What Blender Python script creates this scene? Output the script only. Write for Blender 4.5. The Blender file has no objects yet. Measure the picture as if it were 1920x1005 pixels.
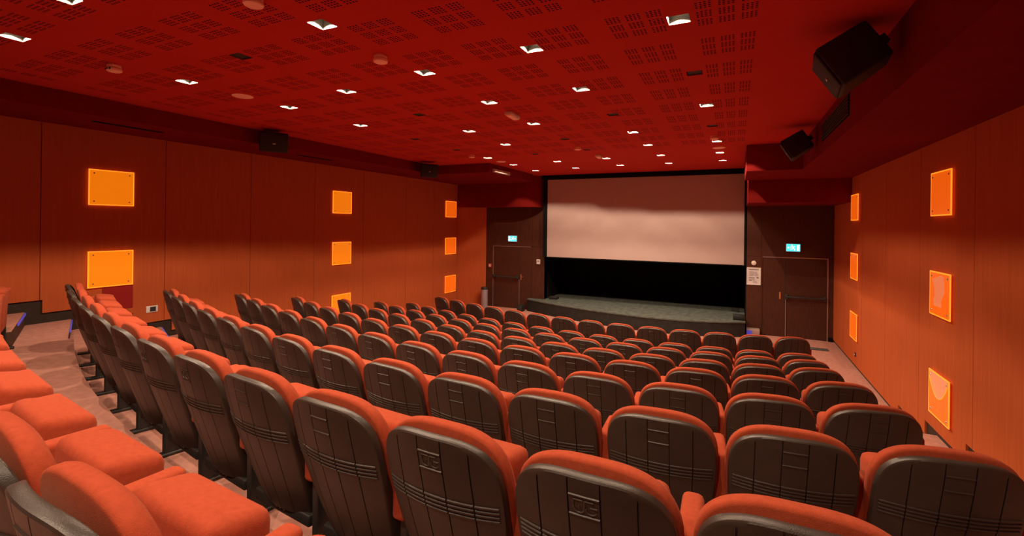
import bpy, bmesh, math, random
from mathutils import Matrix, Vector
random.seed(7)
R = math.radians
sc = bpy.context.scene
COL = sc.collection
OZ = 2.64                      # eye height above the flat front floor

# ------------------------------------------------------------------ camera
cam_d = bpy.data.cameras.new('camera')
cam = bpy.data.objects.new('camera', cam_d)
COL.objects.link(cam)
cam_d.sensor_width = 36.0
cam_d.lens = 876.0 / 1920.0 * 36.0
cam_d.shift_y = -81.9 / 1920.0
cam_d.clip_start = 0.02
cam.matrix_world = (Matrix.Translation((0, 0, OZ)) @ Matrix.Rotation(R(25.56), 4, 'Z')
                    @ Matrix.Rotation(R(90), 4, 'X') @ Matrix.Rotation(R(0.674), 4, 'Z'))
sc.camera = cam

# ------------------------------------------------------------------ world, exposure
w = bpy.data.worlds.new('world'); sc.world = w
w.use_nodes = True
w.node_tree.nodes['Background'].inputs[0].default_value = (0.02, 0.004, 0.003, 1)
w.node_tree.nodes['Background'].inputs[1].default_value = 0.3
sc.view_settings.view_transform = 'Standard'
sc.view_settings.look = 'None'
sc.view_settings.gamma = 1.0
sc.view_settings.exposure = 0.0
sc.view_settings.use_curve_mapping = False
sc.cycles.use_denoising = True
sc.cycles.max_bounces = 10
sc.cycles.diffuse_bounces = 6
sc.cycles.sample_clamp_indirect = 6.0
LAMP_W = 112.0                  # each ceiling downlight
LAMP_C = (1.0, 0.74, 0.52)

# ------------------------------------------------------------------ materials
def mat(name, col, rough=0.6, bump=0.0, bscale=200.0, var=0.0, vscale=8.0, metal=0.0,
        emit=None, estr=0.0, stretch=None, spec=0.4, sheen=0.0):
    m = bpy.data.materials.new(name); m.use_nodes = True
    nt = m.node_tree; n = nt.nodes; l = nt.links
    b = n['Principled BSDF']
    b.inputs['Base Color'].default_value = (*col, 1)
    b.inputs['Roughness'].default_value = rough
    b.inputs['Metallic'].default_value = metal
    b.inputs['Specular IOR Level'].default_value = spec
    if sheen:
        b.inputs['Sheen Weight'].default_value = sheen
        b.inputs['Sheen Roughness'].default_value = 0.4
        b.inputs['Sheen Tint'].default_value = (1.0, 0.45, 0.3, 1)
    if emit:
        b.inputs['Emission Color'].default_value = (*emit, 1)
        b.inputs['Emission Strength'].default_value = estr
    if bump or var:
        tc = n.new('ShaderNodeTexCoord'); mp = n.new('ShaderNodeMapping')
        l.new(tc.outputs['Object'], mp.inputs[0])
        if stretch: mp.inputs['Scale'].default_value = stretch
    if var:
        no = n.new('ShaderNodeTexNoise'); no.inputs['Scale'].default_value = vscale
        no.inputs['Detail'].default_value = 5
        l.new(mp.outputs[0], no.inputs[0])
        mr = n.new('ShaderNodeMapRange')
        mr.inputs[1].default_value = 0.3; mr.inputs[2].default_value = 0.7
        mr.inputs[3].default_value = 1 - var; mr.inputs[4].default_value = 1 + var
        l.new(no.outputs[0], mr.inputs[0])
        mx = n.new('ShaderNodeMix'); mx.data_type = 'RGBA'; mx.blend_type = 'MULTIPLY'
        mx.inputs[0].default_value = 1.0
        mx.inputs[6].default_value = (*col, 1)
        l.new(mr.outputs[0], mx.inputs[7])
        l.new(mx.outputs[2], b.inputs['Base Color'])
    if bump:
        nb = n.new('ShaderNodeTexNoise'); nb.inputs['Scale'].default_value = bscale
        nb.inputs['Detail'].default_value = 3
        l.new(mp.outputs[0], nb.inputs[0])
        bp = n.new('ShaderNodeBump'); bp.inputs['Strength'].default_value = bump
        bp.inputs['Distance'].default_value = 0.002
        l.new(nb.outputs[0], bp.inputs['Height'])
        l.new(bp.outputs[0], b.inputs['Normal'])
    return m

M = {}
M['fabric'] = mat('red_upholstery', (0.355, 0.061, 0.027), 0.95, 0.5, 420, 0.08, 60, spec=0.06, sheen=0.12)
M['shell'] = mat('charcoal_plastic', (0.036, 0.026, 0.020), 0.40, 0.35, 320, 0.12, 12, spec=0.5)
M['metal_dark'] = mat('dark_metal', (0.03, 0.028, 0.026), 0.5, 0.15, 150, 0.1, 10)
M['emboss'] = mat('embossed_plastic', (0.07, 0.055, 0.042), 0.4, 0.1, 200)
M['wall'] = mat('orange_veneer', (0.47, 0.105, 0.032), 0.9, 0.18, 60, 0.07, 26, stretch=(1, 1, 0.06), spec=0.06)
M['wall_dark'] = mat('dark_skirting', (0.028, 0.018, 0.012), 0.6, 0.15, 60, 0.15, 12)
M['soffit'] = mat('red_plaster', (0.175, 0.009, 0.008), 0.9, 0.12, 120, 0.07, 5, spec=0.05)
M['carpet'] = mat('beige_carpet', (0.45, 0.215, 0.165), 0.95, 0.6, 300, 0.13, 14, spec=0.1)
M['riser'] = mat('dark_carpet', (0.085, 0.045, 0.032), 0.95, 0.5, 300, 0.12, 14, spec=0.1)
M['wood'] = mat('dark_wood', (0.066, 0.021, 0.011), 0.45, 0.15, 40, 0.28, 12, stretch=(6, 6, 0.5))
M['wood_leaf'] = mat('door_wood', (0.062, 0.020, 0.011), 0.42, 0.15, 40, 0.25, 10, stretch=(6, 6, 0.5))
M['black'] = mat('black_cloth', (0.006, 0.006, 0.006), 0.95, 0.2, 80, 0.2, 6, spec=0.1)
M['stage'] = mat('stage_carpet', (0.098, 0.112, 0.098), 0.9, 0.6, 130, 0.32, 9, spec=0.15)
M['stage_front'] = mat('stage_front', (0.018, 0.020, 0.018), 0.8, 0.3, 80, 0.25, 8)
M['screen'] = mat('projection_screen', (0.42, 0.315, 0.29), 0.85, 0.05, 300, 0.02, 3, spec=0.15)
M['steel'] = mat('brushed_steel', (0.55, 0.55, 0.58), 0.35, 0.1, 60, 0.08, 20, metal=0.9, stretch=(8, 8, 0.4))
M['brass'] = mat('brass', (0.75, 0.42, 0.15), 0.35, 0.05, 60, metal=0.9)
M['white'] = mat('white_plastic', (0.75, 0.70, 0.66), 0.5, 0.05, 60)
M['pinkish'] = mat('painted_detector', (0.95, 0.60, 0.50), 0.5, 0.05, 60)
M['dull_pink'] = mat('dull_pinkish_grey', (0.42, 0.30, 0.28), 0.5)
M['speaker'] = mat('speaker_black', (0.012, 0.012, 0.012), 0.6, 0.4, 500, 0.15, 30)
M['reflector'] = mat('lamp_reflector', (0.045, 0.040, 0.034), 0.5, 0.05, 60, spec=0.5)
M['lamp'] = mat('lamp_glow', (1, 0.9, 0.75), 0.5, emit=(1.0, 0.80, 0.55), estr=3.0)
M['acrylic'] = mat('orange_acrylic', (0.55, 0.10, 0.01), 0.25, 0.0, emit=(1.0, 0.135, 0.004), estr=0.70)
M['acrylic_l'] = mat('amber_acrylic', (0.55, 0.14, 0.01), 0.25, 0.0, emit=(1.0, 0.225, 0.003), estr=0.72)
M['acrylic_edge'] = mat('acrylic_edge', (0.6, 0.2, 0.03), 0.25, 0.0, emit=(1.0, 0.25, 0.014), estr=1.3)
M['sheet'] = mat('pink_film_and_reflection', (0.8, 0.35, 0.22), 0.5, emit=(1.0, 0.20, 0.05), estr=0.4)  # loose film on one panel, a reflection painted as pink glow on another
M['red_panel'] = mat('red_cover_panel', (0.30, 0.008, 0.006), 0.6, 0.05, 50)
M['led'] = mat('blue_led', (0.1, 0.1, 0.5), 0.4, emit=(0.05, 0.045, 0.40), estr=0.6)
M['exit'] = mat('exit_glow', (0.1, 0.6, 0.6), 0.4, emit=(0.03, 0.62, 0.75), estr=1.6)
M['exit_white'] = mat('exit_pictogram', (0.8, 0.9, 0.9), 0.4, emit=(0.65, 1.0, 1.0), estr=2.2)
M['paper'] = mat('notice_paper', (0.72, 0.70, 0.70), 0.7)
M['ink'] = mat('notice_ink', (0.05, 0.04, 0.06), 0.7)
M['call_red'] = mat('call_point', (0.55, 0.10, 0.08), 0.5)
M['bin'] = mat('grey_bin', (0.42, 0.40, 0.46), 0.38, 0.1, 40, 0.06, 10, metal=0.4)

def ceiling_mat():
    m = bpy.data.materials.new('perforated_red_ceiling'); m.use_nodes = True
    nt = m.node_tree; n = nt.nodes; l = nt.links
    b = n['Principled BSDF']
    b.inputs['Roughness'].default_value = 0.8
    b.inputs['Specular IOR Level'].default_value = 0.06
    tc = n.new('ShaderNodeTexCoord'); sp = n.new('ShaderNodeSeparateXYZ')
    l.new(tc.outputs['Object'], sp.inputs[0])
    def mth(op, a, bb=None, c=None):
        q = n.new('ShaderNodeMath'); q.operation = op
        for i, v in enumerate((a, bb, c)):
            if v is None: continue
            if isinstance(v, (int, float)): q.inputs[i].default_value = v
            else: l.new(v, q.inputs[i])
        return q.outputs[0]
    def axis(src, centre, tile):
        # distance to nearest hole row: tile > three patches > four holes
        t = mth('SUBTRACT', src, centre - tile / 2)
        t = mth('FLOORED_MODULO', t, tile)
        t = mth('SUBTRACT', t, tile / 2)                 # -tile/2..tile/2
        k = mth('ROUND', mth('DIVIDE', t, 0.142))
        k = mth('MAXIMUM', mth('MINIMUM', k, 1.0), -1.0)
        q = mth('SUBTRACT', t, mth('MULTIPLY', k, 0.142))  # within patch
        h = mth('DIVIDE', q, 0.0275)
        h = mth('SUBTRACT', mth('ROUND', mth('ADD', h, 0.5)), 0.5)
        h = mth('MAXIMUM', mth('MINIMUM', h, 1.5), -1.5)
        return mth('SUBTRACT', q, mth('MULTIPLY', h, 0.0275))
    ax = axis(sp.outputs[0], -0.07, 0.60)
    ay = axis(sp.outputs[1], 4.13, 0.655)
    d = mth('SQRT', mth('ADD', mth('MULTIPLY', ax, ax), mth('MULTIPLY', ay, ay)))
    hole = mth('LESS_THAN', d, 0.0088)
    inx = mth('MULTIPLY', mth('GREATER_THAN', sp.outputs[0], -6.60), mth('LESS_THAN', sp.outputs[0], 0.17))
    iny = mth('MULTIPLY', mth('GREATER_THAN', sp.outputs[1], -2.4), mth('LESS_THAN', sp.outputs[1], 9.10))
    hole = mth('MULTIPLY', hole, mth('MULTIPLY', inx, iny))
    no = n.new('ShaderNodeTexNoise'); no.inputs['Scale'].default_value = 1.7; no.inputs['Detail'].default_value = 4
    l.new(tc.outputs['Object'], no.inputs[0])
    cr = n.new('ShaderNodeMix'); cr.data_type = 'RGBA'
    cr.inputs[6].default_value = (0.44, 0.029, 0.021, 1); cr.inputs[7].default_value = (0.51, 0.036, 0.026, 1)
    l.new(no.outputs[0], cr.inputs[0])
    mx = n.new('ShaderNodeMix'); mx.data_type = 'RGBA'
    l.new(hole, mx.inputs[0]); l.new(cr.outputs[2], mx.inputs[6])
    mx.inputs[7].default_value = (0.035, 0.003, 0.002, 1)
    l.new(mx.outputs[2], b.inputs['Base Color'])
    bp = n.new('ShaderNodeBump'); bp.inputs['Strength'].default_value = 0.4; bp.inputs['Distance'].default_value = 0.004
    bp.invert = True
    l.new(hole, bp.inputs['Height']); l.new(bp.outputs[0], b.inputs['Normal'])
    return m
M['ceiling'] = ceiling_mat()

# ------------------------------------------------------------------ mesh helpers (all Z are relative to the eye, OZ is added here)
def obj(name, verts, faces, m, parent=None, smooth=False, mesh=None):
    me = mesh
    if me is None:
        me = bpy.data.meshes.new(name)
        me.from_pydata([tuple(v) for v in verts], [], faces)
        me.validate()
        bm = bmesh.new(); bm.from_mesh(me)
        bmesh.ops.recalc_face_normals(bm, faces=bm.faces)
        bm.to_mesh(me); bm.free()
        me.materials.append(m)
        if smooth:
            me.polygons.foreach_set('use_smooth', [True] * len(me.polygons))
            try: me.set_sharp_from_angle(angle=R(40))
            except Exception: pass
    o = bpy.data.objects.new(name, me); COL.objects.link(o)
    if parent is not None: o.parent = parent
    return o
def tag(o, label=None, cat=None, group=None, kind=None):
    if label: o['label'] = label
    if cat: o['category'] = cat
    if group: o['group'] = group
    if kind: o['kind'] = kind
    return o
def empty(name, loc, rz=0.0):
    o = bpy.data.objects.new(name, None); COL.objects.link(o)
    o.location = loc; o.rotation_euler = (0, 0, rz); o.empty_display_size = 0.1
    return o
def box_vf(x0, x1, y0, y1, z0, z1):
    v = [(x, y, z) for z in (z0, z1) for y in (y0, y1) for x in (x0, x1)]
    f = [(0, 2, 3, 1), (4, 5, 7, 6), (0, 1, 5, 4), (2, 6, 7, 3), (0, 4, 6, 2), (1, 3, 7, 5)]
    return v, f
def box(name, x0, x1, y0, y1, z0, z1, m, parent=None):
    v, f = box_vf(x0, x1, y0, y1, z0, z1)
    return obj(name, v, f, m, parent)
def wbox(name, x0, x1, y0, y1, z0, z1, m, parent=None):      # eye-relative Z
    return box(name, x0, x1, y0, y1, z0 + OZ, z1 + OZ, m, parent)
def prism(name, poly, z0, z1, m, parent=None):               # poly in XY, absolute Z
    n = len(poly)
    v = [(x, y, z0) for x, y in poly] + [(x, y, z1) for x, y in poly]
    f = [tuple(range(n - 1, -1, -1)), tuple(range(n, 2 * n))]
    f += [(i, (i + 1) % n, n + (i + 1) % n, n + i) for i in range(n)]
    return obj(name, v, f, m, parent)
def rbox(name, x0, x1, y0, y1, z0, z1, m, parent=None, bev=0.01, seg=3, taper=None, smooth=True):
    bm = bmesh.new()
    v, f = box_vf(x0, x1, y0, y1, z0, z1)
    vs = [bm.verts.new(p) for p in v]
    for q in f: bm.faces.new([vs[i] for i in q])
    if taper: taper(bm)
    bmesh.ops.bevel(bm, geom=bm.edges[:] + bm.verts[:], offset=bev, segments=seg, profile=0.5, affect='EDGES')
    bmesh.ops.recalc_face_normals(bm, faces=bm.faces)
    me = bpy.data.meshes.new(name); bm.to_mesh(me); bm.free()
    me.materials.append(m)
    if smooth: me.polygons.foreach_set('use_smooth', [True] * len(me.polygons))
    o = bpy.data.objects.new(name, me); COL.objects.link(o)
    if parent is not None: o.parent = parent
    return o
def lathe_vf(prof, seg=24):
    v = []; f = []
    for r_, z in prof:
        for i in range(seg):
            a = 2 * math.pi * i / seg
            v.append((r_ * math.cos(a), r_ * math.sin(a), z))
    for k in range(len(prof) - 1):
        for i in range(seg):
            j = (i + 1) % seg
            f.append((k * seg + i, k * seg + j, (k + 1) * seg + j, (k + 1) * seg + i))
    f.append(tuple(range(seg - 1, -1, -1)))
    f.append(tuple(range((len(prof) - 1) * seg, len(prof) * seg)))
    return v, f
def lathe(name, prof, m, parent=None, seg=24):
    v, f = lathe_vf(prof, seg)
    return obj(name, v, f, m, parent, smooth=True)
def tube_vf(pts, r_, seg=6):
    v = []; f = []
    n = len(pts)
    for i, p in enumerate(pts):
        p = Vector(p)
        t = (Vector(pts[min(i + 1, n - 1)]) - Vector(pts[max(i - 1, 0)])).normalized()
        a = t.cross(Vector((0, 1, 0.01)))
        if a.length < 1e-4: a = t.cross(Vector((1, 0, 0)))
        a.normalize(); b = t.cross(a)
        for k in range(seg):
            an = 2 * math.pi * k / seg
            v.append(p + a * (r_ * math.cos(an)) + b * (r_ * math.sin(an)))
    for i in range(n - 1):
        for k in range(seg):
            j = (k + 1) % seg
            f.append((i * seg + k, i * seg + j, (i + 1) * seg + j, (i + 1) * seg + k))
    f.append(tuple(range(seg - 1, -1, -1))); f.append(tuple(range((n - 1) * seg, n * seg)))
    return v, f

# ------------------------------------------------------------------ dimensions of the hall (eye-relative)
XL, XR = -8.10, 2.09
YB = -2.6                       # back wall
ZC = 1.47                       # ceiling
ZF = -2.64                      # flat floor
YD = 13.0                       # door wall on the right
YDL = 13.3                      # door wall on the left
ROWS = [                        # X0, dX, qX, Y0, a, b, c, Ztop
    (-2.565, 0.5313, -0.0016, 8.1183, -0.1107, 0.0477, 0.0008, -1.685),
    (-2.6215, 0.5335, -0.0016, 7.159, -0.1168, 0.0428, 0.0007, -1.685),
    (-2.6106, 0.5323, -0.0019, 6.1515, -0.1149, 0.0436, 0.0005, -1.517),
    (-2.6089, 0.5316, -0.0028, 5.1422, -0.1413, 0.0493, 0.0019, -1.349),
    (-2.6593, 0.5353, -0.0017, 4.217, -0.1324, 0.0445, 0.0004, -1.181),
    (-2.7043, 0.5341, -0.001, 3.2885, -0.1663, 0.0417, 0.0023, -1.013),
    (-2.7005, 0.537, -0.001, 2.3887, -0.1656, 0.038, 0.0014, -0.845),
    (-2.7485, 0.5359, -0.0015, 1.5177, -0.1598, 0.0307, 0.0001, -0.677),
    (-3.07, 0.5365, -0.0015, 0.645, -0.1598, 0.0307, 0.0001, -0.528),
]
SEAT_H = 0.825
def row_y(k, X):
    p = ROWS[k]; x = X + 2.75
    return p[3] + p[4] * x + p[5] * x * x + p[6] * x ** 3
def row_m(k, X):
    p = ROWS[k]; x = X + 2.75
    return p[4] + 2 * p[5] * x + 3 * p[6] * x * x
TREAD = [ZF] + [ROWS[k][7] - SEAT_H for k in range(1, 9)] + [ROWS[8][7] - SEAT_H + 0.168]   # rows 1..10

# ------------------------------------------------------------------ floor and terraces
floor = wbox('floor', XL - 0.3, XR + 0.3, YB - 0.3, 15.2, ZF - 0.2, ZF, M['carpet'])
tag(floor, 'pale beige carpeted floor of the auditorium', kind='structure')
LW = {10: 2.68, 9: 3.14, 8: 3.68, 7: 4.24, 6: 5.10, 5: 6.0, 4: 6.9, 3: 7.8, 2: 8.7}
def front_edge(t):              # front edge of the tread that carries row t
    k = t - 2
    pts = []
    for X in (XL, -7.45, -6.82): pts.append((X, LW[t] - 0.41 * (X - XL)))
    X = -6.72
    while X < 1.0:
        pts.append((X, row_y(k, X))); X += 0.36
    yr = row_y(k, 1.0) - 0.48
    pts += [(1.12, yr + 0.02), (XR, yr)]
    return pts
for t in range(2, 11):
    fe = front_edge(t)
    poly = [(XL, YB), (XR, YB)] + fe[::-1]
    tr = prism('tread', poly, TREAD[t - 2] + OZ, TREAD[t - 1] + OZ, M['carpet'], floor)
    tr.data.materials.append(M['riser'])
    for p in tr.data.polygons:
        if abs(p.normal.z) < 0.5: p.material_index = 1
    # blue strip of light under the nosing, in the left aisle
    if 2 <= t <= 10:
        zt = TREAD[t - 1] + OZ
        a = (XL + 0.03, LW[t] - 0.41 * 0.03); b = (-7.3, LW[t] - 0.41 * (-7.3 - XL))
        d = (0.38, 0.925)
        pl = [(a[0] + d[0] * 0.002, a[1] + d[1] * 0.002), (b[0] + d[0] * 0.002, b[1] + d[1] * 0.002),
              (b[0] + d[0] * 0.014, b[1] + d[1] * 0.014), (a[0] + d[0] * 0.014, a[1] + d[1] * 0.014)]
        prism('led_strip', pl, zt - 0.030, zt - 0.004, M['led'], floor)

# ------------------------------------------------------------------ walls
def yz_panel(name, X0, X1, poly, m, parent):                 # poly in (Y, Z eye-relative)
    n = len(poly)
    v = [(X0, y, z + OZ) for y, z in poly] + [(X1, y, z + OZ) for y, z in poly]
    f = [tuple(range(n - 1, -1, -1)), tuple(range(n, 2 * n))]
    f += [(i, (i + 1) % n, n + (i + 1) % n, n + i) for i in range(n)]
    return obj(name, v, f, m, parent)
def stepped(bottoms, y):
    for (a, b, z) in bottoms:
        if a <= y < b: return z
def wall_panels(wall, X0, X1, seams, top, bottoms):
    for a, b in zip(seams[:-1], seams[1:]):
        a2, b2 = a + 0.004, b - 0.004
        cuts = [a2] + sorted(c for (c, _, _) in bottoms if a2 < c < b2) + [b2]
        poly = []
        for u, v_ in zip(cuts[:-1], cuts[1:]):
            z = stepped(bottoms, (u + v_) / 2)
            poly += [(u, z), (v_, z)]
        poly += [(b2, top), (a2, top)]
        yz_panel('panel', X0, X1, poly, M['wall'], wall)
wl = wbox('wall_left', XL - 0.25, XL, YB - 0.2, 12.85, ZF, 1.9, M['wall_dark'])
tag(wl, 'long orange veneered side wall with glowing panels, on the left', kind='structure')
bl = [(-9, 2.837, -1.05), (2.837, 3.30, -1.22), (3.30, 3.85, -1.39), (3.85, 4.385, -1.567), (4.385, 5.25, -1.745),
      (5.25, 6.15, -1.92), (6.15, 7.05, -2.09), (7.05, 7.95, -2.25), (7.95, 8.85, -2.42), (8.85, 20, -2.57)]
wall_panels(wl, XL, XL + 0.022, [YB, -1.55, -0.10, 1.36, 2.81, 4.27, 5.70, 7.15, 8.60, 10.21, 11.5, 12.82], 1.30, bl)
wr = wbox('wall_right', XR, XR + 0.25, YB - 0.2, YD + 0.3, ZF, 1.9, M['wall_dark'])
tag(wr, 'orange veneered side wall with glowing panels, on the right', kind='structure')
br = [(-9, 1.0, -1.25), (1.0, 2.0, -1.425), (2.0, 3.0, -1.595), (3.0, 4.0, -1.765), (4.0, 5.0, -1.935),
      (5.0, 6.09, -2.105), (6.09, 7.19, -2.28), (7.19, 8.2, -2.449), (8.2, 20, -2.585)]
wall_panels(wr, XR - 0.022, XR, [YB, -1.35, 0.11, 1.57, 3.03, 4.49, 5.95, 7.41, 8.87, 10.33, 11.79, YD - 0.01], 1.05, br)
# the wall that turns in beside the left door
wa = prism('wall_angled', [(XL, 12.84), (-7.28, YDL), (-7.28, YDL + 0.2), (XL - 0.2, 13.04)], OZ + ZF, OZ + 1.9, M['wall'])
tag(wa, 'short orange wall angled towards the left exit door', kind='structure')
wb = wbox('wall_back', XL - 0.3, XR + 0.3, YB - 0.2, YB, ZF, 1.9, M['wall'])
tag(wb, 'back wall of the auditorium', kind='structure')

# ------------------------------------------------------------------ ceiling with its openings
LIGHTS = [(-5.29, 1.67), (-5.26, 2.97), (-5.19, 4.17), (-5.13, 5.38), (-4.98, 9.13), (-4.96, 10.42), (-4.93, 11.76),
          (-4.05, 1.51), (-3.95, 3.92), (-3.84, 7.71), (-3.83, 6.39), (-3.75, 10.24), (-3.73, 11.56),
          (-2.79, 2.52), (-2.75, 3.74), (-2.70, 4.97), (-2.67, 6.27), (-2.57, 10.13), (-2.55, 11.41),
          (-1.55, 3.59), (-1.52, 4.87), (-1.47, 7.44), (-1.45, 8.72), (-1.42, 11.41), (-1.41, 10.07),
          (-0.38, 3.50), (-0.33, 6.11), (-0.30, 8.77), (-0.29, 10.12), (-0.27, 11.36),
          (-0.42, 0.95), (-2.86, 0.10), (-1.62, -0.25), (-0.45, -0.35)]  # unseen downlights added out of view; the last brightens the right-hand seats
DARK = [(-4.0, 2.71), (-0.37, 4.79), (-1.48, 6.16), (-3.88, 5.16), (-5.08, 6.64), (-5.04, 7.91), (-0.32, 7.40),
        (-2.65, 7.61), (-2.63, 8.85), (-3.79, 8.99)]
HL, HD = 0.074, 0.070
holes = [(x - HL, x + HL, y - HL, y + HL) for x, y in LIGHTS] + [(x - HD, x + HD, y - HD, y + HD) for x, y in DARK]
xs = sorted({XL - 0.2, XR + 0.2} | {q for h in holes for q in h[:2]})
ys = sorted({YB - 0.2, 15.2} | {q for h in holes for q in h[2:]})
cv = [(x, y, ZC + OZ) for y in ys for x in xs]; cf = []
nx = len(xs)
for j in range(len(ys) - 1):
    for i in range(nx - 1):
        mx_, my_ = (xs[i] + xs[i + 1]) / 2, (ys[j] + ys[j + 1]) / 2
        if any(h[0] < mx_ < h[1] and h[2] < my_ < h[3] for h in holes): continue
        cf.append((j * nx + i, j * nx + i + 1, (j + 1) * nx + i + 1, (j + 1) * nx + i))
ceil = obj('ceiling', cv, cf, M['ceiling'])
tag(ceil, 'deep red ceiling perforated with patches of small holes', kind='structure')
slab = wbox('slab', XL - 0.2, XR + 0.2, YB - 0.2, 15.2, ZC + 0.25, ZC + 0.35, M['wall_dark'], ceil)

# dropped bulkheads
ZBL = 1.25
b1 = prism('ceiling_bulkhead', [(XL, YB), (-6.97, YB), (-6.93, 9.90), (-5.36, 9.90), (-5.36, 12.6), (-6.0, 12.8), (XL, 12.8)],
           OZ + ZBL, OZ + ZC - 0.001, M['soffit'])
tag(b1, 'low red bulkhead along the top of the left wall', kind='structure')
arc = [(-5.99, 12.80)]
for i in range(1, 9):
    a = R(-90 + i * 90 / 8)
    arc.append((-5.99 + 0.74 * math.sin(R(i * 90 / 8)), 12.80 + 0.55 * (1 - math.cos(R(i * 90 / 8)))))
b2 = prism('ceiling_soffit', [(XL, 12.8)] + arc + [(-5.25, 13.75), (XL, 13.75)], OZ + 0.53, OZ + ZC - 0.002, M['soffit'])
tag(b2, 'red soffit with a rounded corner above the left exit door', kind='structure')
b3 = prism('ceiling_bulkhead', [(1.03, YB), (XR, YB), (XR, 11.2), (0.17, 11.2), (0.17, 9.35), (1.03, 9.35)],
           OZ + 1.0, OZ + ZC - 0.001, M['soffit'])
tag(b3, 'deep red bulkhead along the top of the right wall', kind='structure')
b4 = wbox('ceiling_soffit', 0.24, XR, 11.2, YD + 0.2, 0.52, ZC - 0.002, M['soffit'])
tag(b4, 'red soffit above the right exit door', kind='structure')
# slots and grille
for (y0, y1) in ((3.05, 3.85), (6.15, 6.95)):
    g = wbox('air_slot', -7.42, -7.34, y0, y1, ZBL - 0.006, ZBL + 0.01, M['black'], b1)
gr = empty('air_grille', (1.028, 6.55, OZ + 1.26))
tag(gr, 'dark ventilation grille in the face of the right bulkhead', 'grille')
box('backing', -0.004, 0.0, -0.82, 0.82, -0.115, 0.115, M['black'], gr)
me = None
for i in range(7):
    z = -0.095 + i * 0.032
    if me is None:
        s_ = box('slat', -0.014, -0.004, -0.82, 0.82, -0.006, 0.006, M['wall_dark'], gr); me = s_.data
    else:
        s_ = obj('slat', None, None, None, gr, mesh=me)
    s_.location = (0, 0, z)

# ------------------------------------------------------------------ downlights
def frustum_vf(h0, h1, depth):
    v = [(-h0, -h0, 0), (h0, -h0, 0), (h0, h0, 0), (-h0, h0, 0), (-h1, -h1, depth), (h1, -h1, depth), (h1, h1, depth), (-h1, h1, depth)]
    f = [(0, 1, 5, 4), (1, 2, 6, 5), (2, 3, 7, 6), (3, 0, 4, 7), (4, 5, 6, 7)]
    return v, f
ORD = ['first', 'second', 'third', 'fourth', 'fifth', 'sixth', 'seventh', 'eighth', 'ninth', 'tenth', 'eleventh', 'twelfth',
       'thirteenth', 'fourteenth']
cols = [-5.1, -3.85, -2.68, -1.47, -0.32]
colname = ['nearest the left wall', 'second from the left wall', 'down the middle of the ceiling', 'second from the right bulkhead',
           'nearest the right bulkhead']
bycol = {}
for x, y in LIGHTS:
    c = min(range(5), key=lambda i: abs(cols[i] - x)); bycol.setdefault(c, []).append((y, x))
hm = lm_ = None
for c, lst in sorted(bycol.items()):
    lst.sort(reverse=True)
    for i, (y, x) in enumerate(lst):
        r_ = empty('downlight', (x, y, OZ + ZC))
        tag(r_, 'square recessed downlight, %s from the screen in the line %s' % (ORD[i], colname[c]), 'downlight', 'ceiling downlights')
        if hm is None:
            v, f = frustum_vf(HL, 0.060, 0.085); hh = obj('reflector', v, f, M['reflector'], r_); hm = hh.data
            v, f = lathe_vf([(0.040, 0.068), (0.052, 0.072), (0.050, 0.083)], 20); ll = obj('bulb', v, f, M['lamp'], r_, True); lm_ = ll.data
        else:
            obj('reflector', None, None, None, r_, mesh=hm); obj('bulb', None, None, None, r_, mesh=lm_)
        sd = bpy.data.lights.new('downlight_beam', 'SPOT')
        sd.energy = LAMP_W; sd.color = LAMP_C; sd.spot_size = R(134); sd.spot_blend = 0.15; sd.shadow_soft_size = 0.005
        so = bpy.data.objects.new('downlight_beam', sd); COL.objects.link(so)
        so.parent = r_; so.location = (0, 0, 0.053)
# dark square openings
DLAB = ['above the rows on the left, beyond a round detector', 'on the right, in line with the two nearest right downlights',
        'right of centre, beyond the white emergency lamp', 'left of centre, between the two lines of downlights',
        'near the left loudspeaker, third from the left bulkhead', 'ahead of the small detector at the front left',
        'at the front right, before the small detector', 'in the middle, before the front detector',
        'in the middle, just past the front detector', 'left of the middle, close to the front downlights']
v0, f0 = frustum_vf(HD, HD, 0.10); dm = None
for (x, y), lab in zip(DARK, DLAB):
    r_ = empty('ceiling_opening', (x, y, OZ + ZC))
    tag(r_, 'unlit dark square opening in the ceiling ' + lab, 'opening', 'unlit ceiling openings')
    if dm is None: q = obj('lining', v0, f0, M['black'], r_); dm = q.data
    else: obj('lining', None, None, None, r_, mesh=dm)
    fr = obj('rim', *frustum_vf(HD - 0.004, HD - 0.012, 0.012), M['wall_dark'], r_)
# detectors
SM = [((-5.35, 2.37), 'near the left bulkhead, above the back rows'), ((-2.83, 3.20), 'in the middle, large and nearest'),
      ((-2.68, 8.42), 'in the middle of the front part'), ((-5.07, 8.58), 'at the far left front'),
      ((-0.32, 8.19), 'at the far right front'), ((-2.86, 2.02), 'at the very top edge of the view')]
for i, ((x, y), lab) in enumerate(SM):
    r_ = empty('smoke_detector', (x, y, OZ + ZC))
    tag(r_, 'round pink smoke detector on the red ceiling ' + lab, 'detector', 'smoke detectors')
    lathe('base', [(0.052, 0.0), (0.058, -0.012), (0.055, -0.026), (0.048, -0.030)], M['pinkish'], r_)
    lathe('head', [(0.048, -0.030), (0.060, -0.034), (0.064, -0.046), (0.060, -0.058), (0.050, -0.064)], M['pinkish'], r_)
    if i == 0:
        for k in range(5):
            a = R(-150 + k * 24)
            s_ = box('vent', -0.006, 0.006, -0.004, 0.004, -0.055, -0.040, M['black'], r_)
            s_.location = (0.062 * math.cos(a), 0.062 * math.sin(a), 0); s_.rotation_euler = (0, 0, a + math.pi / 2)
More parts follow.
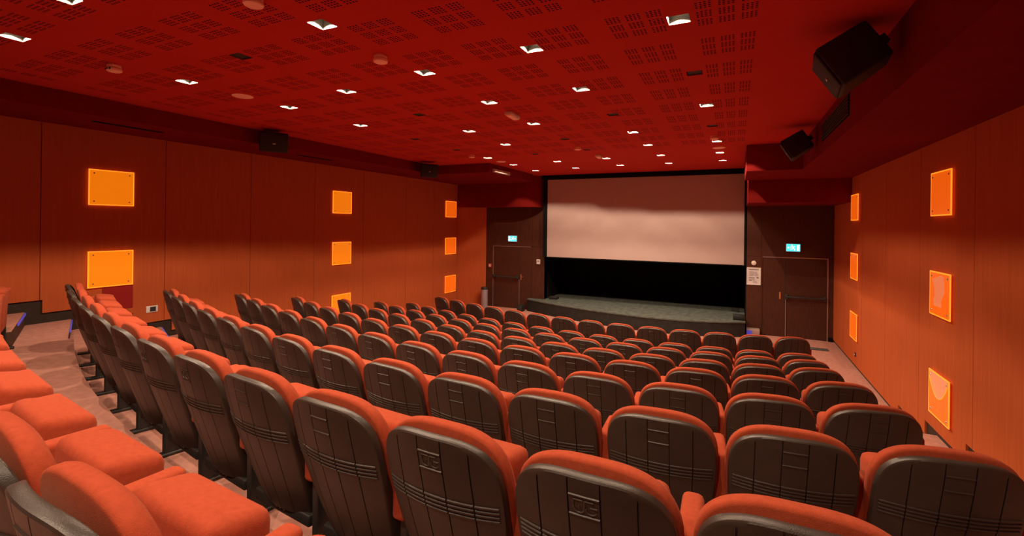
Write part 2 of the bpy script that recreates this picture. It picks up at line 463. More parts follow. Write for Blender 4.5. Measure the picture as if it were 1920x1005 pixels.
for (x, y), lab in (((-5.24, 3.58), 'nearest the left wall'), ((-0.29, 9.49), 'at the front right'), ((-4.98, 9.78), 'at the front left')):
    r_ = empty('ceiling_speaker', (x, y, OZ + ZC))
    tag(r_, 'flat round pink ceiling loudspeaker ' + lab, 'loudspeaker', 'round ceiling loudspeakers')
    lathe('grille', [(0.100, 0.0), (0.104, -0.006), (0.098, -0.010), (0.05, -0.012)], M['pinkish'], r_, 32)
    lathe('ring', [(0.112, 0.0), (0.112, -0.005), (0.104, -0.007)], M['pinkish'], r_, 32)
for (x, y, ry), lab in (((-2.69, 5.60, 0.0), 'over the middle rows'), ((-2.60, 9.61, 0.0), 'near the screen')):
    r_ = empty('pale_bar', (x, y, OZ + ZC)); r_.rotation_euler = (0, 0, R(4))
    tag(r_, 'unlit white rectangular emergency lamp on the red ceiling ' + lab, 'lamp', 'emergency lamps')
    rbox('housing', -0.05, 0.05, -0.16, 0.16, -0.045, 0.0, M['white'], r_, 0.008, 2)
    rbox('diffuser', -0.04, 0.04, -0.15, 0.15, -0.055, -0.045, M['pinkish'], r_, 0.004, 2)
r_ = empty('pale_bar', (-5.36, 10.5, OZ + 1.31))  # long pinkish bar along the bulkhead's end face
tag(r_, 'long pale bar on the end face of the left bulkhead', 'lamp', 'emergency lamps')
rbox('housing', 0.0, 0.05, -0.46, 0.46, -0.045, 0.045, M['dull_pink'], r_, 0.010, 2)
rbox('diffuser', 0.05, 0.062, -0.44, 0.44, -0.035, 0.035, M['dull_pink'], r_, 0.005, 2)

# ------------------------------------------------------------------ screen wall, screen, stage
bk = wbox('wall_screen', -5.9, 0.6, 14.75, 14.95, ZF, 1.9, M['black'])
tag(bk, 'black draped wall behind the stage', kind='structure')
tag(wbox('wall_return_left', -5.30, -5.25, YDL + 0.03, 14.75, ZF, 1.46, M['black']), 'black return at the left of the stage', kind='structure')
tag(wbox('wall_return_right', 0.245, 0.285, YD + 0.235, 14.75, ZF, 1.46, M['black']), 'black return at the right of the stage', kind='structure')
tag(wbox('trim_2', -5.25, 0.235, 13.0, 13.25, 1.37, 1.468, M['black']), 'black border above the screen', kind='structure')
se = empty('projection_screen', (-2.45, 13.08, OZ + 0.19))
tag(se, 'wide blank white projection screen above the stage', 'screen')
box('cloth', -2.635, 2.65, 0.0, 0.02, -1.145, 1.15, M['screen'], se)
box('frame_edge', -2.76, -2.637, -0.02, 0.06, -1.16, 1.22, M['black'], se)
box('frame_edge', 2.652, 2.70, -0.02, 0.06, -1.16, 1.22, M['black'], se)
box('frame_edge', -2.637, 2.652, -0.02, 0.06, 1.152, 1.22, M['black'], se)
box('frame_edge', -2.637, 2.652, -0.005, 0.06, -1.175, -1.147, M['black'], se)
# stage
fe = []
ctrl = [(-5.74, 13.10), (-5.2, 12.84), (-4.6, 12.60), (-3.9, 12.36), (-3.2, 12.17), (-2.5, 12.04), (-1.8, 11.98), (-1.1, 12.02),
        (-0.5, 12.18), (-0.1, 12.34), (0.24, 12.52)]
st = empty('stage', (-2.7, 13.0, 0))
tag(st, 'low curved stage with grey carpet below the screen', 'stage')
poly = [(x + 2.7, y - 13.0) for x, y in ctrl]
back = [(0.24 + 2.7, 1.74), (-5.24 + 2.7, 1.74), (-5.24 + 2.7, 0.28), (-5.74 + 2.7, 0.28)]
ins = lambda q, d: (q[0] * (1 - d / 3), q[1] + d)
prism('body', [ins(q, 0.01) for q in poly] + back, 0.0, 0.335, M['stage_front'], st)
prism('deck', poly + back, 0.335, 0.365, M['stage'], st)
bx_ = empty('stage_box', (0.10, 12.75, 0.365))
tag(bx_, 'small black box at the right corner of the stage', 'box')
rbox('case', -0.13, 0.13, -0.10, 0.10, 0, 0.11, M['speaker'], bx_, 0.01, 2)
rbox('lid', -0.125, 0.125, -0.095, 0.095, 0.11, 0.12, M['metal_dark'], bx_, 0.004, 2)
bx_ = empty('stage_box', (-5.0, 13.5, 0.365))
tag(bx_, 'small black box at the left back of the stage', 'box')
rbox('case', -0.13, 0.13, -0.10, 0.10, 0, 0.07, M['speaker'], bx_, 0.01, 2)
rbox('lid', -0.125, 0.125, -0.095, 0.095, 0.07, 0.08, M['metal_dark'], bx_, 0.004, 2)
bx_ = empty('floor_box', (-5.86, 12.95, 0))
tag(bx_, 'small black box on the floor beside the left end of the stage', 'box')
rbox('case', -0.08, 0.08, -0.12, 0.12, 0, 0.19, M['speaker'], bx_, 0.012, 2)
rbox('cover', -0.07, 0.07, -0.128, -0.12, 0.02, 0.17, M['metal_dark'], bx_, 0.003, 2)
# coil of cable at the back of the stage
cc = empty('cable_coil', (0.02, 13.9, 0.365))
tag(cc, 'dark coil of cable at the right back of the stage', 'cable')
pts = [(0.09 * math.cos(t * 0.5), 0.07 * math.sin(t * 0.5), 0.012 + 0.0022 * t) for t in range(40)]
v, f = tube_vf(pts, 0.008); obj('cable', v, f, M['metal_dark'], cc, True)
v, f = lathe_vf([(0.012, 0.0), (0.014, 0.05), (0.010, 0.06)], 10); pg = obj('plug', v, f, M['metal_dark'], cc, True); pg.location = (0.08, -0.05, 0.02)

# ------------------------------------------------------------------ door walls
def wood_wall(name, x0, x1, y, dx0, dx1, dtop, ztop, label, seams):
    wq = wbox(name, x0, x1, y + 0.03, y + 0.23, ZF, 1.9, M['wall_dark'])
    tag(wq, label, kind='structure')
    def pn(a, b, c, d): wbox('panel', a + 0.003, b - 0.003, y, y + 0.03, c + 0.003, d - 0.003, M['wood'], wq)
    pn(x0, dx0, ZF + 0.01, dtop); pn(dx1, x1, ZF + 0.01, dtop)
    xs_ = [x0] + seams + [x1]
    for a, b in zip(xs_[:-1], xs_[1:]): pn(a, b, dtop, ztop)
    return wq
wdl = wood_wall('wall_door_left', -7.28, -5.25, YDL, -7.02, -5.66, -0.69, 0.60, 'dark wood wall around the left exit door', [-5.66])
wdr = wood_wall('wall_door_right', 0.26, XR, YD, 0.585, 1.965, -0.715, 0.60, 'dark wood wall around the right exit door', [0.585])
def door(name, label, dx0, dx1, dtop, y, split, main_left):
    d = empty(name, ((dx0 + dx1) / 2, y, 0)); tag(d, label, kind='structure')
    c = (dx0 + dx1) / 2; H = dtop - ZF
    L_, R_ = dx0 - c, dx1 - c; S = split - c
    box('frame', L_, L_ + 0.022, -0.012, 0.03, 0, H, M['steel'] if main_left else M['wood'], d)
    box('frame', R_ - 0.022, R_, -0.012, 0.03, 0, H, M['wood'] if main_left else M['steel'], d)
    box('frame', L_ + 0.022, R_ - 0.022, -0.012, 0.03, H - 0.02, H, M['steel'], d)
    a = box('leaf', L_ + 0.026, S - 0.008, 0.002, 0.028, 0.01, H - 0.024, M['wood_leaf'], d)
    b = box('leaf', S + 0.008, R_ - 0.026, 0.002, 0.028, 0.01, H - 0.024, M['wood_leaf'], d)
    box('meeting_strip', S - 0.0075, S + 0.0075, -0.004, 0.028, 0.01, H - 0.024, M['metal_dark'], d)
    ml = a if main_left else b
    x0, x1 = (L_ + 0.05, S - 0.02) if main_left else (S + 0.02, R_ - 0.05)
    zb = 0.98
    v, f = tube_vf([(x0, -0.075, zb), (x1, -0.075, zb)], 0.022, 10); obj('push_bar', v, f, M['metal_dark'], ml, True)
    for xx in (x0 + 0.015, x1 - 0.015):
        rbox('bar_bracket', xx - 0.03, xx + 0.03, -0.085, 0.002, zb - 0.06, zb + 0.06, M['metal_dark'], ml, 0.008, 2)
    sm_ = b if main_left else a
    hx = S + 0.07 if main_left else S - 0.10
    rbox('handle_plate', hx - 0.018, hx + 0.018, -0.006, 0.002, zb - 0.07, zb + 0.10, M['brass'], sm_, 0.003, 2)
    v, f = tube_vf([(hx, -0.004, zb + 0.03), (hx, -0.045, zb + 0.03), (hx + (0.10 if main_left else -0.0), -0.05, zb + (0.03 if main_left else 0.0))], 0.009, 8)
    obj('handle', v, f, M['brass'], sm_, True)
    v, f = tube_vf([(S + 0.018, -0.012, 0.03), (S + 0.018, -0.012, zb - 0.07)], 0.008, 8); obj('bolt_rod', v, f, M['steel'], b if not main_left else a, True)
    return d
door('door_1', 'dark wooden double exit door left of the stage', -7.02, -5.66, -0.69, YDL, -6.10, True)
door('door_2', 'dark wooden double exit door right of the stage', 0.585, 1.965, -0.715, YD, 1.09, False)
trim = wbox('trim_1', 1.975, 2.06, YD - 0.05, YD, ZF, ZF + 0.09, M['black']); tag(trim, 'black skirting block at the right corner', kind='structure')

# exit signs
def exit_sign(x, y, z, label, flip):
    s_ = empty('exit_sign', (x, y, OZ + z)); tag(s_, label, 'sign', 'exit signs')
    rbox('housing', -0.15, 0.15, -0.05, 0.0, -0.095, 0.095, M['white'], s_, 0.006, 2)
    box('face', -0.14, 0.14, -0.056, -0.05, -0.085, 0.085, M['exit'], s_)
    k = -1 if flip else 1
    # running figure, door and arrow
    fig = [([(-0.02, 0.0, 0.03), (0.0, 0.0, -0.01)], 0.016), ([(0.0, 0.0, -0.01), (0.03, 0.0, -0.03), (0.02, 0.0, -0.065)], 0.008),
           ([(0.0, 0.0, -0.01), (-0.03, 0.0, -0.035), (-0.06, 0.0, -0.035)], 0.008), ([(-0.02, 0.0, 0.03), (0.02, 0.0, 0.02), (0.035, 0.0, 0.035)], 0.006),
           ([(-0.02, 0.0, 0.03), (-0.05, 0.0, 0.02), (-0.055, 0.0, -0.005)], 0.006)]
    V = []; F = []
    for p, rr in fig:
        v, f = tube_vf([(k * q[0], -0.058, q[2]) for q in p], rr, 6)
        v = [(q[0], -0.056 - (abs(q[1] + 0.058)) * 0.2, q[2]) for q in v]
        o_ = len(V); V += v; F += [tuple(i + o_ for i in t) for t in f]
    v, f = lathe_vf([(0.013, -0.002), (0.013, 0.002)], 12)
    o_ = len(V); V += [(-0.03 * k + q[0], -0.058 + q[2], 0.058 + q[1]) for q in v]; F += [tuple(i + o_ for i in t) for t in f]
    obj('running_figure', V, F, M['exit_white'], s_)
    for a in ((0.075, 0.125),):
        V, F = box_vf(min(k * a[0], k * a[1]), max(k * a[0], k * a[1]), -0.060, -0.056, -0.065, 0.065)
        obj('doorway', V, F, M['exit_white'], s_)
    V = [(k * -0.125, -0.058, 0.0), (k * -0.09, -0.058, 0.03), (k * -0.09, -0.058, -0.03), (k * -0.125, -0.0565, 0.0), (k * -0.09, -0.0565, 0.03), (k * -0.09, -0.0565, -0.03)]
    obj('arrow', V, [(0, 1, 2), (3, 5, 4), (0, 3, 4, 1), (1, 4, 5, 2), (2, 5, 3, 0)], M['exit_white'], s_)
exit_sign(-6.32, YDL, -0.45, 'glowing cyan exit sign above the left door', True)
exit_sign(1.25, YD, -0.48, 'glowing cyan exit sign above the right door', False)

# small wall fittings
n_ = empty('thermostat', (-5.44, YDL, OZ - 1.14)); tag(n_, 'white control box on the wood wall left of the screen', 'control')
rbox('case', -0.06, 0.06, -0.035, 0, -0.075, 0.075, M['white'], n_, 0.006, 2); box('display', -0.035, 0.035, -0.037, -0.035, 0.01, 0.035, M['metal_dark'], n_)
n_ = empty('fire_call_point', (-7.12, YDL, OZ - 1.33)); tag(n_, 'small red fire call point beside the left door', 'call point')
rbox('case', -0.05, 0.05, -0.04, 0, -0.06, 0.06, M['call_red'], n_, 0.006, 2); box('glass', -0.03, 0.03, -0.042, -0.04, -0.035, 0.03, M['white'], n_)
n_ = empty('wall_disc', (0.42, YD, OZ - 0.885)); tag(n_, 'small round cream disc above the notice by the right door', 'disc')
v, f = lathe_vf([(0.055, 0.0), (0.055, 0.015), (0.048, 0.020)], 28)
q = obj('case', v, f, M['white'], n_, True); q.rotation_euler = (R(90), 0, 0)
v, f = lathe_vf([(0.022, 0.020), (0.022, 0.023)], 20); q = obj('centre', v, f, M['pinkish'], n_, True); q.rotation_euler = (R(90), 0, 0)
n_ = empty('notice', (0.42, YD, OZ - 1.215)); tag(n_, 'framed paper evacuation notice left of the right door', 'notice')
box('sheet', -0.135, 0.135, -0.008, 0, -0.19, 0.20, M['paper'], n_)
for (a, b, c, d) in ((-0.155, -0.135, -0.21, 0.22), (0.135, 0.155, -0.21, 0.22), (-0.135, 0.135, 0.20, 0.22), (-0.135, 0.135, -0.21, -0.19)):
    box('frame', a, b, -0.014, 0, c, d, M['white'], n_)
V = []; F = []
lines = [(-0.11, 0.11, 0.165, 0.018)]
rr = random.Random(3)
for i in range(9):
    z = 0.12 - i * 0.014
    lines.append((-0.11 + rr.random() * 0.02, -0.02 + rr.random() * 0.06, z, 0.004)); lines.append((0.03, 0.06 + rr.random() * 0.05, z, 0.004))
lines += [(-0.11, 0.02, -0.035, 0.014), (0.06, 0.11, -0.03, 0.022), (-0.10, -0.04, -0.10, 0.014)]
for i in range(4): lines.append((-0.11, 0.10 - rr.random() * 0.08, -0.06 - 0.012 * i, 0.003)); lines.append((-0.02, 0.10 - rr.random() * 0.05, -0.12 - 0.012 * i, 0.003))
for a, b, z, h in lines:
    v, f = box_vf(a, b, -0.0095, -0.008, z - h / 2, z + h / 2); o_ = len(V); V += v; F += [tuple(i + o_ for i in t) for t in f]
obj('print', V, F, M['ink'], n_)
n_ = empty('wall_socket', (XL + 0.022, 4.10, OZ - 1.366)); tag(n_, 'white wall socket low on the left orange wall', 'socket')
rbox('plate', 0, 0.012, -0.085, 0.075, -0.05, 0.05, M['white'], n_, 0.004, 2); box('outlet', 0.012, 0.016, -0.035, 0.045, -0.035, 0.035, M['metal_dark'], n_)
n_ = empty('wall_switch', (XR - 0.022, 10.75, OZ - 2.38)); tag(n_, 'tiny round switch low on the right orange wall', 'switch')
v, f = lathe_vf([(0.04, 0.0), (0.04, 0.010), (0.03, 0.014)], 20); q = obj('plate', v, f, M['wall_dark'], n_, True); q.rotation_euler = (0, R(-90), 0)
v, f = lathe_vf([(0.014, 0.014), (0.014, 0.020)], 14); q = obj('button', v, f, M['white'], n_, True); q.rotation_euler = (0, R(-90), 0)
n_ = empty('cover_panel', (XL + 0.022, 3.655, OZ - 1.13)); tag(n_, 'plain dark red square cover below the lower left glowing panel', 'cover')
box('plate', 0, 0.008, -0.185, 0.185, -0.17, 0.17, M['red_panel'], n_)
for sy in (-0.165, 0.165):
    for sz in (-0.15, 0.15):
        q = rbox('screw', 0.008, 0.011, sy - 0.006, sy + 0.006, sz - 0.006, sz + 0.006, M['metal_dark'], n_, 0.002, 1)
# bin by the left door
n_ = empty('litter_bin', (-7.17, 13.02, 0)); tag(n_, 'slim grey metal litter bin by the left exit door', 'bin')
lathe('drum', [(0.105, 0.0), (0.11, 0.01), (0.11, 0.56), (0.105, 0.565)], M['bin'], n_, 28)
lathe('lid', [(0.112, 0.567), (0.114, 0.60), (0.10, 0.635), (0.07, 0.64)], M['metal_dark'], n_, 28)
lathe('ring', [(0.113, 0.12), (0.113, 0.135)], M['steel'], n_, 28)
# blue glowing low step at the right end of the stage
n_ = empty('floor_light', (0.41, 12.86, 0)); tag(n_, 'low pale step with a blue light strip right of the stage', 'light')
rbox('body', -0.145, 0.145, -0.12, 0.12, 0.0, 0.16, M['dull_pink'], n_, 0.008, 2)
box('led_strip', -0.14, -0.02, -0.126, -0.12, 0.03, 0.13, M['led'], n_)

n_ = empty('floor_mat', (1.2, 12.05, 0)); tag(n_, 'narrow grey mat on the floor before the right exit door', 'mat')
rbox('pile', -0.64, 0.64, -0.09, 0.09, 0.0, 0.012, M['stage'], n_, 0.004, 1)
for sy in (-0.096, 0.096): box('edging', -0.64, 0.64, sy - 0.006, sy + 0.006, 0.0, 0.010, M['metal_dark'], n_)

# ------------------------------------------------------------------ glowing wall panels
def glow_panel(x, y0, y1, z0, z1, side, m, label, extra=None):
    yc, zc_ = (y0 + y1) / 2, (z0 + z1) / 2
    g = empty('glow_panel', (x, yc, OZ + zc_), 0 if side > 0 else math.pi)     # local +X points into the hall
    tag(g, label, 'light panel', 'glowing orange wall panels')
    hy, hz = (y1 - y0) / 2, (z1 - z0) / 2
    box('sheet', 0.020, 0.030, -hy + 0.014, hy - 0.014, -hz + 0.014, hz - 0.014, m, g)
    for (a, b, c, d) in ((-hy, -hy + 0.0135, -hz, hz), (hy - 0.0135, hy, -hz, hz), (-hy + 0.0135, hy - 0.0135, -hz, -hz + 0.0135), (-hy + 0.0135, hy - 0.0135, hz - 0.0135, hz)):
        box('edge', 0.020, 0.031, a, b, c, d, M['acrylic_edge'], g)
    for sy in (-1, 1):
        for sz in (-1, 1):
            v, f = lathe_vf([(0.011, 0.0), (0.011, 0.032), (0.008, 0.036)], 12)
            q = obj('screw', v, f, M['steel'], g, True); q.rotation_euler = (0, R(90), 0); q.location = (0, sy * (hy - 0.06), sz * (hz - 0.055))
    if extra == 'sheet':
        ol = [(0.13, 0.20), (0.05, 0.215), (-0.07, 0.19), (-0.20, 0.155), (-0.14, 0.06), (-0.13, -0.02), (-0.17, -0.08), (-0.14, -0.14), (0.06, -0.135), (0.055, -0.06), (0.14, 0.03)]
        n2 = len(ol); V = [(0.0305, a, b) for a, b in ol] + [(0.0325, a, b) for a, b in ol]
        obj('film_and_reflection', V, [tuple(range(n2 - 1, -1, -1)), tuple(range(n2, 2 * n2))] + [(i, (i + 1) % n2, n2 + (i + 1) % n2, n2 + i) for i in range(n2)], M['sheet'], g)
    if extra == 'curve':  # reflection in the panel, added as a glowing U-edged sheet with a bright line
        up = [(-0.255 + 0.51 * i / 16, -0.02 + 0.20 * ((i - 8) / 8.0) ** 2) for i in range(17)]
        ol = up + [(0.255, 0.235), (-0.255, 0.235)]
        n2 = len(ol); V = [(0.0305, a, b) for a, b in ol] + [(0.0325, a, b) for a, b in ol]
        obj('film_and_reflection', V, [tuple(range(n2 - 1, -1, -1)), tuple(range(n2, 2 * n2))] + [(i, (i + 1) % n2, n2 + (i + 1) % n2, n2 + i) for i in range(n2)], M['sheet'], g)
        v, f = tube_vf([(0.034, a, b) for a, b in up], 0.004, 6); obj('reflection_edge', v, f, M['acrylic_edge'], g, True)
    return g
ZL = [(0.20, 0.70), (-0.955, -0.445), (-2.15, -1.63)]
hgt = ['top', 'middle', 'bottom']
for (y0, y1), where, levels, m in (((3.29, 3.83), 'nearest the back on the left wall', (0, 1), 'acrylic_l'),
                                   ((7.625, 8.185), 'in the middle column of the left wall', (0, 1, 2), 'acrylic_l'),
                                   ((12.10, 12.70), 'by the left exit door', (0, 1, 2), 'acrylic')):
    for k in levels:
        glow_panel(XL + 0.022, y0, y1, ZL[k][0], ZL[k][1], 1, M[m], '%s glowing orange acrylic panel %s' % (hgt[k], where))
ZR = [(0.15, 0.645), (-0.97, -0.475), (-2.10, -1.605)]
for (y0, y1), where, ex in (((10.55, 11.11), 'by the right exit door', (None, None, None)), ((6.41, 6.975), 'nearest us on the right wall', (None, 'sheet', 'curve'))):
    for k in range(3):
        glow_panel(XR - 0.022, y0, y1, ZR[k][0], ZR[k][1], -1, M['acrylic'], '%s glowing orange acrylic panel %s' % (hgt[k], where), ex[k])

# ------------------------------------------------------------------ loudspeakers
def loudspeaker(loc, rz, tilt, s, label):
    g = empty('loudspeaker', loc); tag(g, label, 'loudspeaker', 'black wall loudspeakers')
    g.rotation_euler = (R(tilt), 0, R(rz)); g.scale = (s, s, s)
    def tp(bm):
        for v in bm.verts:
            if v.co.y > 0: v.co.x *= 0.62; v.co.z = v.co.z * 0.92 + 0.01
    rbox('cabinet', -0.20, 0.20, -0.13, 0.19, -0.15, 0.15, M['speaker'], g, 0.018, 2, tp)
    rbox('grille', -0.185, 0.185, -0.145, -0.13, -0.135, 0.135, M['speaker'], g, 0.006, 2)
    rbox('badge', -0.022, 0.022, -0.150, -0.145, -0.03, -0.014, M['steel'], g, 0.002, 1)
    rbox('bracket', -0.03, 0.03, 0.19, 0.24, -0.03, 0.03, M['metal_dark'], g, 0.004, 1)
    return g
loudspeaker((-6.71, 5.10, OZ + 1.27), 60, 8, 1.05, 'black loudspeaker on the left bulkhead, nearest the back')
loudspeaker((-6.64, 9.2, OZ + 1.26), 52, 8, 1.05, 'black loudspeaker at the far end of the left bulkhead')
loudspeaker((0.72, 4.10, OZ + 1.20), -96, 32, 1.10, 'large black loudspeaker on the right bulkhead, nearest us')
loudspeaker((0.77, 7.85, OZ + 1.17), -96, 32, 1.0, 'black loudspeaker in the far corner of the right bulkhead')

# ------------------------------------------------------------------ cinema seat
W0, W1 = 0.190, 0.233            # half width at bottom and at the shoulders
ZB, ZCN, ZT = 0.16, 0.600, 0.805
NP = 3.2
def lean(z):
    t = (z - ZB) / (ZT - ZB)
    return -0.035 + 0.185 * max(0.0, 1 - t) ** 1.25
def wid(z):
    t = min(1.0, (z - ZB) / (ZCN - ZB)); return W0 + (W1 - W0) * (1 - (1 - t) ** 1.6)
def ztop(s):
    return ZCN + (ZT - ZCN) * max(0.0, 1 - abs(s) ** NP) ** (1 / NP)
def shell_mesh():
    sl = set()
    for i in range(33):
        a = math.pi / 2 * i / 32; q = math.sin(a) ** (2 / NP) if i else 0.0
        sl |= {round(q, 5), round(-q, 5)}
    GR = (-0.62, -0.2, 0.2, 0.62)
    gw = 0.011
    for g in GR: sl |= {round(g + d, 5) for d in (-gw, -gw * 0.45, gw * 0.45, gw)}
    sl = sorted(sl)
    zl = [ZB + (0.53 - ZB) * i / 14 for i in range(15)]
    BARS = [0.545, 0.561, 0.577, 0.593]
    for b in BARS: zl += [b - 0.005, b - 0.0025, b + 0.0025, b + 0.005]
    zl = sorted(set(round(z, 5) for z in zl)) + [ZCN]
    tl = [i / 16 for i in range(1, 17)]
    # logo ridges at z .695 and .755
    for z in (0.695, 0.755):
        t = (z - ZCN) / (ZT - ZCN); tl += [t - 0.022, t - 0.009, t + 0.009, t + 0.022]
    tl = sorted(set(round(t, 5) for t in tl))
    V = []; F = []
    ns = len(sl)
    def y_at(s, z, dep): return lean(z) - 0.042 * (1 - s * s) + dep
    def dep(s, z, up):
        d = 0.0
        for g in GR:
            if abs(s - g) <= gw * 0.5 and z < ztop(s) - 0.012 and z > ZB + 0.02: d = max(d, 0.0065)
        if abs(s) < 0.97:
            for b in BARS:
                if abs(z - b) <= 0.003 and d == 0: d = -0.0045
        if abs(s) < 0.19 and up:
            for q in (0.695, 0.755):
                if abs(z - q) < 0.0035: d = -0.0035
        return d
    for z in zl:
        for s in sl: V.append((wid(z) * s, y_at(s, z, dep(s, z, False)), z))
    for t in tl:
        for s in sl:
            z = ZCN + t * (ztop(s) - ZCN)
            V.append((W1 * s, y_at(s, z, dep(s, z, True)), z))
    nr = len(zl) + len(tl)
    for j in range(nr - 1):
        for i in range(ns - 1):
            F.append((j * ns + i, j * ns + i + 1, (j + 1) * ns + i + 1, (j + 1) * ns + i))
    # rim: follow the outline, roll forward
    loop = [j * ns for j in range(len(zl))] + [(nr - 1) * ns + i for i in range(1, ns - 1)] + [j * ns + ns - 1 for j in range(len(zl) - 1, -1, -1)]
    P = [Vector(V[i]) for i in loop]
    prev = loop
    nrm = []
    for i, p in enumerate(P):
        t = P[min(i + 1, len(P) - 1)] - P[max(i - 1, 0)]
        q = Vector((-t.z, 0, t.x)); q.normalize()
        nrm.append(q)
    for off, dy in ((0.005, 0.003), (0.007, 0.008), (0.008, 0.028), (0.005, 0.033), (-0.01, 0.033)):
        base = len(V)
        for p, q in zip(P, nrm):
            k = min(1.0, max(0.0, (0.58 - p.z) / 0.22)); k = k * k * (3 - 2 * k)
            V.append(tuple(p + q * off + Vector((0, dy * (1 + 1.3 * k), 0))))
        cur = list(range(base, base + len(P)))
        for i in range(len(P) - 1): F.append((prev[i], prev[i + 1], cur[i + 1], cur[i]))
        prev = cur
    me = bpy.data.meshes.new('back_shell'); me.from_pydata([tuple(v) for v in V], [], F); me.validate()
    bm = bmesh.new(); bm.from_mesh(me)
    bmesh.ops.remove_doubles(bm, verts=bm.verts, dist=0.0002)
    bmesh.ops.recalc_face_normals(bm, faces=bm.faces)
    # shell is open: make the back face look outwards (-Y)
    c = sum((f.normal.y * f.calc_area()) for f in bm.faces)
    if c > 0: bmesh.ops.reverse_faces(bm, faces=bm.faces)
    bm.to_mesh(me); bm.free()
    me.materials.append(M['shell'])
    me.polygons.foreach_set('use_smooth', [True] * len(me.polygons))
    me.set_sharp_from_angle(angle=R(35))
    return me
def outline(off):
    pts = []
    for i in range(13):
        z = ZB + (ZCN - ZB) * i / 12; pts.append((-wid(z) - off, z))
    for i in range(1, 40):
        a = math.pi * i / 40
        c, s = math.cos(a), math.sin(a)
        x = -abs(c) ** (2 / NP) * (1 if c > 0 else -1); z = s ** (2 / NP)
        pts.append(((W1 + off) * x, ZCN + (ZT - ZCN + off) * z))
    for i in range(12, -1, -1):
        z = ZB + (ZCN - ZB) * i / 12; pts.append((wid(z) + off, z))
    return pts
def cushion_mesh():
    V = []; F = []
    rings = [(0.004, 0.026, 1.0), (0.013, 0.030, 1.0), (0.016, 0.040, 1.0), (0.016, 0.060, 1.0), (0.011, 0.074, 1.0), (0.001, 0.083, 1.0),
             (-0.02, 0.088, 1.0), (0, 0.090, 0.78), (0, 0.092, 0.5), (0, 0.092, 0.2)]
    zc_ = 0.5; prev = None
    def low(z):
        k = min(1.0, max(0.0, (0.52 - z) / 0.2)); return k * k * (3 - 2 * k)
    for off, dy, sc_ in rings:
        base = len(V)
        for x, z in outline(off if sc_ == 1.0 else -0.02):
            x *= sc_; z = zc_ + (z - zc_) * sc_
            V.append((x * (1 - 0.07 * low(z)), lean(min(z, ZT)) + dy + 0.012, z))
        n_ = len(V) - base
        cur = list(range(base, base + n_))
        if prev:
            for i in range(n_): F.append((prev[i], prev[(i + 1) % n_], cur[(i + 1) % n_], cur[i]))
        else: F.append(tuple(cur))
        prev = cur
    F.append(tuple(prev[::-1]))
    me = bpy.data.meshes.new('back_cushion'); me.from_pydata(V, [], F); me.validate()
    bm = bmesh.new(); bm.from_mesh(me); bmesh.ops.recalc_face_normals(bm, faces=bm.faces); bm.to_mesh(me); bm.free()
    me.materials.append(M['fabric']); me.polygons.foreach_set('use_smooth', [True] * len(me.polygons))
    return me
def detached(o):
    me = o.data; bpy.data.objects.remove(o); return me
def seat_mesh():
    # tip-up cushion, folded upright in front of the backrest
    bm = bmesh.new()
    v, f = box_vf(-0.192, 0.192, 0.165, 0.330, 0.24, 0.648)
    vs = [bm.verts.new(p) for p in v]
    for q in f: bm.faces.new([vs[i] for i in q])
    for q in bm.verts:
        if q.co.z > 0.5:
            q.co.x *= 0.95; q.co.z += 0.038 if q.co.y < 0.25 else 0.008
        else: q.co.y -= 0.02
    bmesh.ops.bevel(bm, geom=bm.edges[:] + bm.verts[:], offset=0.036, segments=5, profile=0.5, affect='EDGES')
    bmesh.ops.recalc_face_normals(bm, faces=bm.faces)
    me = bpy.data.meshes.new('seat_cushion'); bm.to_mesh(me); bm.free()
    me.materials.append(M['fabric']); me.polygons.foreach_set('use_smooth', [True] * len(me.polygons))
    return me
def arm_mesh():
    # side profile of the upholstered arm, extruded with rounded top
    def tp(bm):
        for v in bm.verts:
            if v.co.z < 0.4 and v.co.y > 0.3: v.co.y -= 0.05
    return detached(rbox('armrest', -0.034, 0.034, 0.085, 0.338, 0.36, 0.636, M['fabric'], None, 0.020, 4, tp))
def leg_mesh(extra):
    bm = bmesh.new()
    for q in ((-0.018, 0.018, 0.12, 0.30, 0.0 - extra, 0.375), (-0.03, 0.03, 0.03, 0.36, 0.0 - extra, 0.022 - extra)):
        v, f = box_vf(*q); vs = [bm.verts.new(p) for p in v]
        for t in f: bm.faces.new([vs[i] for i in t])
    bmesh.ops.bevel(bm, geom=bm.edges[:], offset=0.005, segments=1, affect='EDGES')
    bmesh.ops.recalc_face_normals(bm, faces=bm.faces)
    me = bpy.data.meshes.new('leg'); bm.to_mesh(me); bm.free(); me.materials.append(M['metal_dark'])
    return me
def bracket_mesh():
    return detached(rbox('bracket', -0.215, 0.215, 0.125, 0.185, 0.12, 0.175, M['metal_dark'], None, 0.008, 2))
def rivet_mesh():
    v, f = lathe_vf([(0.006, 0.0), (0.005, 0.004), (0.002, 0.005)], 8)
    q = obj('rivet', [(a, 0.125 - c, 0.147 + b) for a, b, c in v], f, M['steel']); return detached(q)
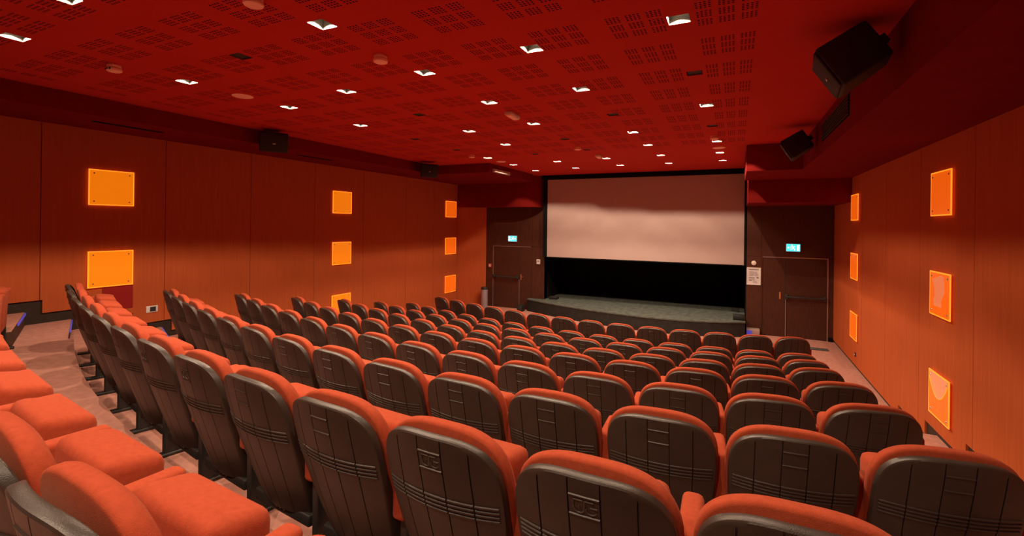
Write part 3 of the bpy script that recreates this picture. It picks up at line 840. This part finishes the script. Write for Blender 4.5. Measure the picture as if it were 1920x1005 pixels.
def emblem_mesh():
    V = []; F = []
    def add(pts, r_=0.0022):
        P = [(x, lean(z) - 0.042 * (1 - (x / W1) ** 2) - 0.001, z) for x, z in pts]
        v, f = tube_vf(P, r_, 6); o_ = len(V); V.extend(v); F.extend(tuple(i + o_ for i in t) for t in f)
    cx_ = -0.014; cz = 0.722
    add([(-0.002, 0.744), (-0.030, 0.744), (-0.030, 0.726)])
    add([(cx_ + 0.016 * math.cos(R(a)), cz + 0.016 * math.sin(R(a))) for a in range(180, 361, 20)])
    add([(0.002, 0.722), (0.002, 0.744)])
    add([(cx_, 0.728), (cx_, 0.720)], 0.0016)
    add([(0.004, 0.744), (0.028, 0.744)])
    add([(0.006 + 0.028 * 0, 0.722)] + [(0.021 + 0.015 * math.cos(R(a)), 0.720 + 0.013 * math.sin(R(a))) for a in range(180, 351, 20)])
    add([(0.018, 0.728), (0.038, 0.728)])
    q = obj('emblem', V, F, M['emboss'], None, True); return detached(q)
SH, CU, SE, AR, BR, EM, RV = shell_mesh(), cushion_mesh(), seat_mesh(), arm_mesh(), bracket_mesh(), emblem_mesh(), rivet_mesh()
LEG = {0: leg_mesh(0.0), 1: leg_mesh(0.13)}
EMB = {(7, 6), (7, 7), (7, 10), (7, 11), (5, 9), (3, 8), (5, 3)}
ROWN = ['front row by the stage', 'second row from the stage', 'third row from the stage', 'fourth row from the stage',
        'fifth row from the stage', 'sixth row from the stage', 'seventh row from the stage', 'eighth row from the stage',
        'nearest row, seat folded']
for k in range(9):
    p = ROWS[k]
    xsr = [p[0] + p[1] * (i - 6.5) + p[2] * (i - 6.5) ** 2 for i in range(14)]
    for i, X in enumerate(xsr):
        Y = row_y(k, X); m_ = row_m(k, X)
        dz = 0.13 if k == 0 else 0.0
        zf = p[7] - SEAT_H - dz
        s_ = empty('cinema_seat', (X, Y, zf + OZ), math.atan(m_))
        if i < 7: pos = '%s seat from the left wall' % ORD[i]
        else: pos = '%s seat from the right wall' % ORD[13 - i]
        lab = 'red cinema seat%s, %s, %s' % (' with embossed emblem' if (k, i) in EMB else '', pos.replace(' seat', ''), ROWN[k])
        tag(s_, lab, 'seat', 'red folding cinema seats')
        def part(nm, me, x=0.0):
            o = bpy.data.objects.new(nm, me); COL.objects.link(o); o.parent = s_; o.location = (x, 0, dz); return o
        sh = part('back_shell', SH); part('back_cushion', CU); part('seat_cushion', SE)
        bk_ = part('bracket', BR)
        if k >= 6 or k == 5 and i < 6:
            for rx in (-0.03, 0.0, 0.03):
                o = bpy.data.objects.new('rivet', RV); COL.objects.link(o); o.parent = bk_; o.location = (rx, 0, 0)
        if (k, i) in EMB:
            o = bpy.data.objects.new('emblem', EM); COL.objects.link(o); o.parent = sh
        pl = (xsr[i] - xsr[i - 1]) if i else p[1]
        ax = -pl * math.hypot(1, m_) / 2
        part('armrest', AR, ax); part('leg', LEG[1 if k == 0 else 0], ax)
        if i == 13:
            part('armrest', AR, -ax); part('leg', LEG[1 if k == 0 else 0], -ax)
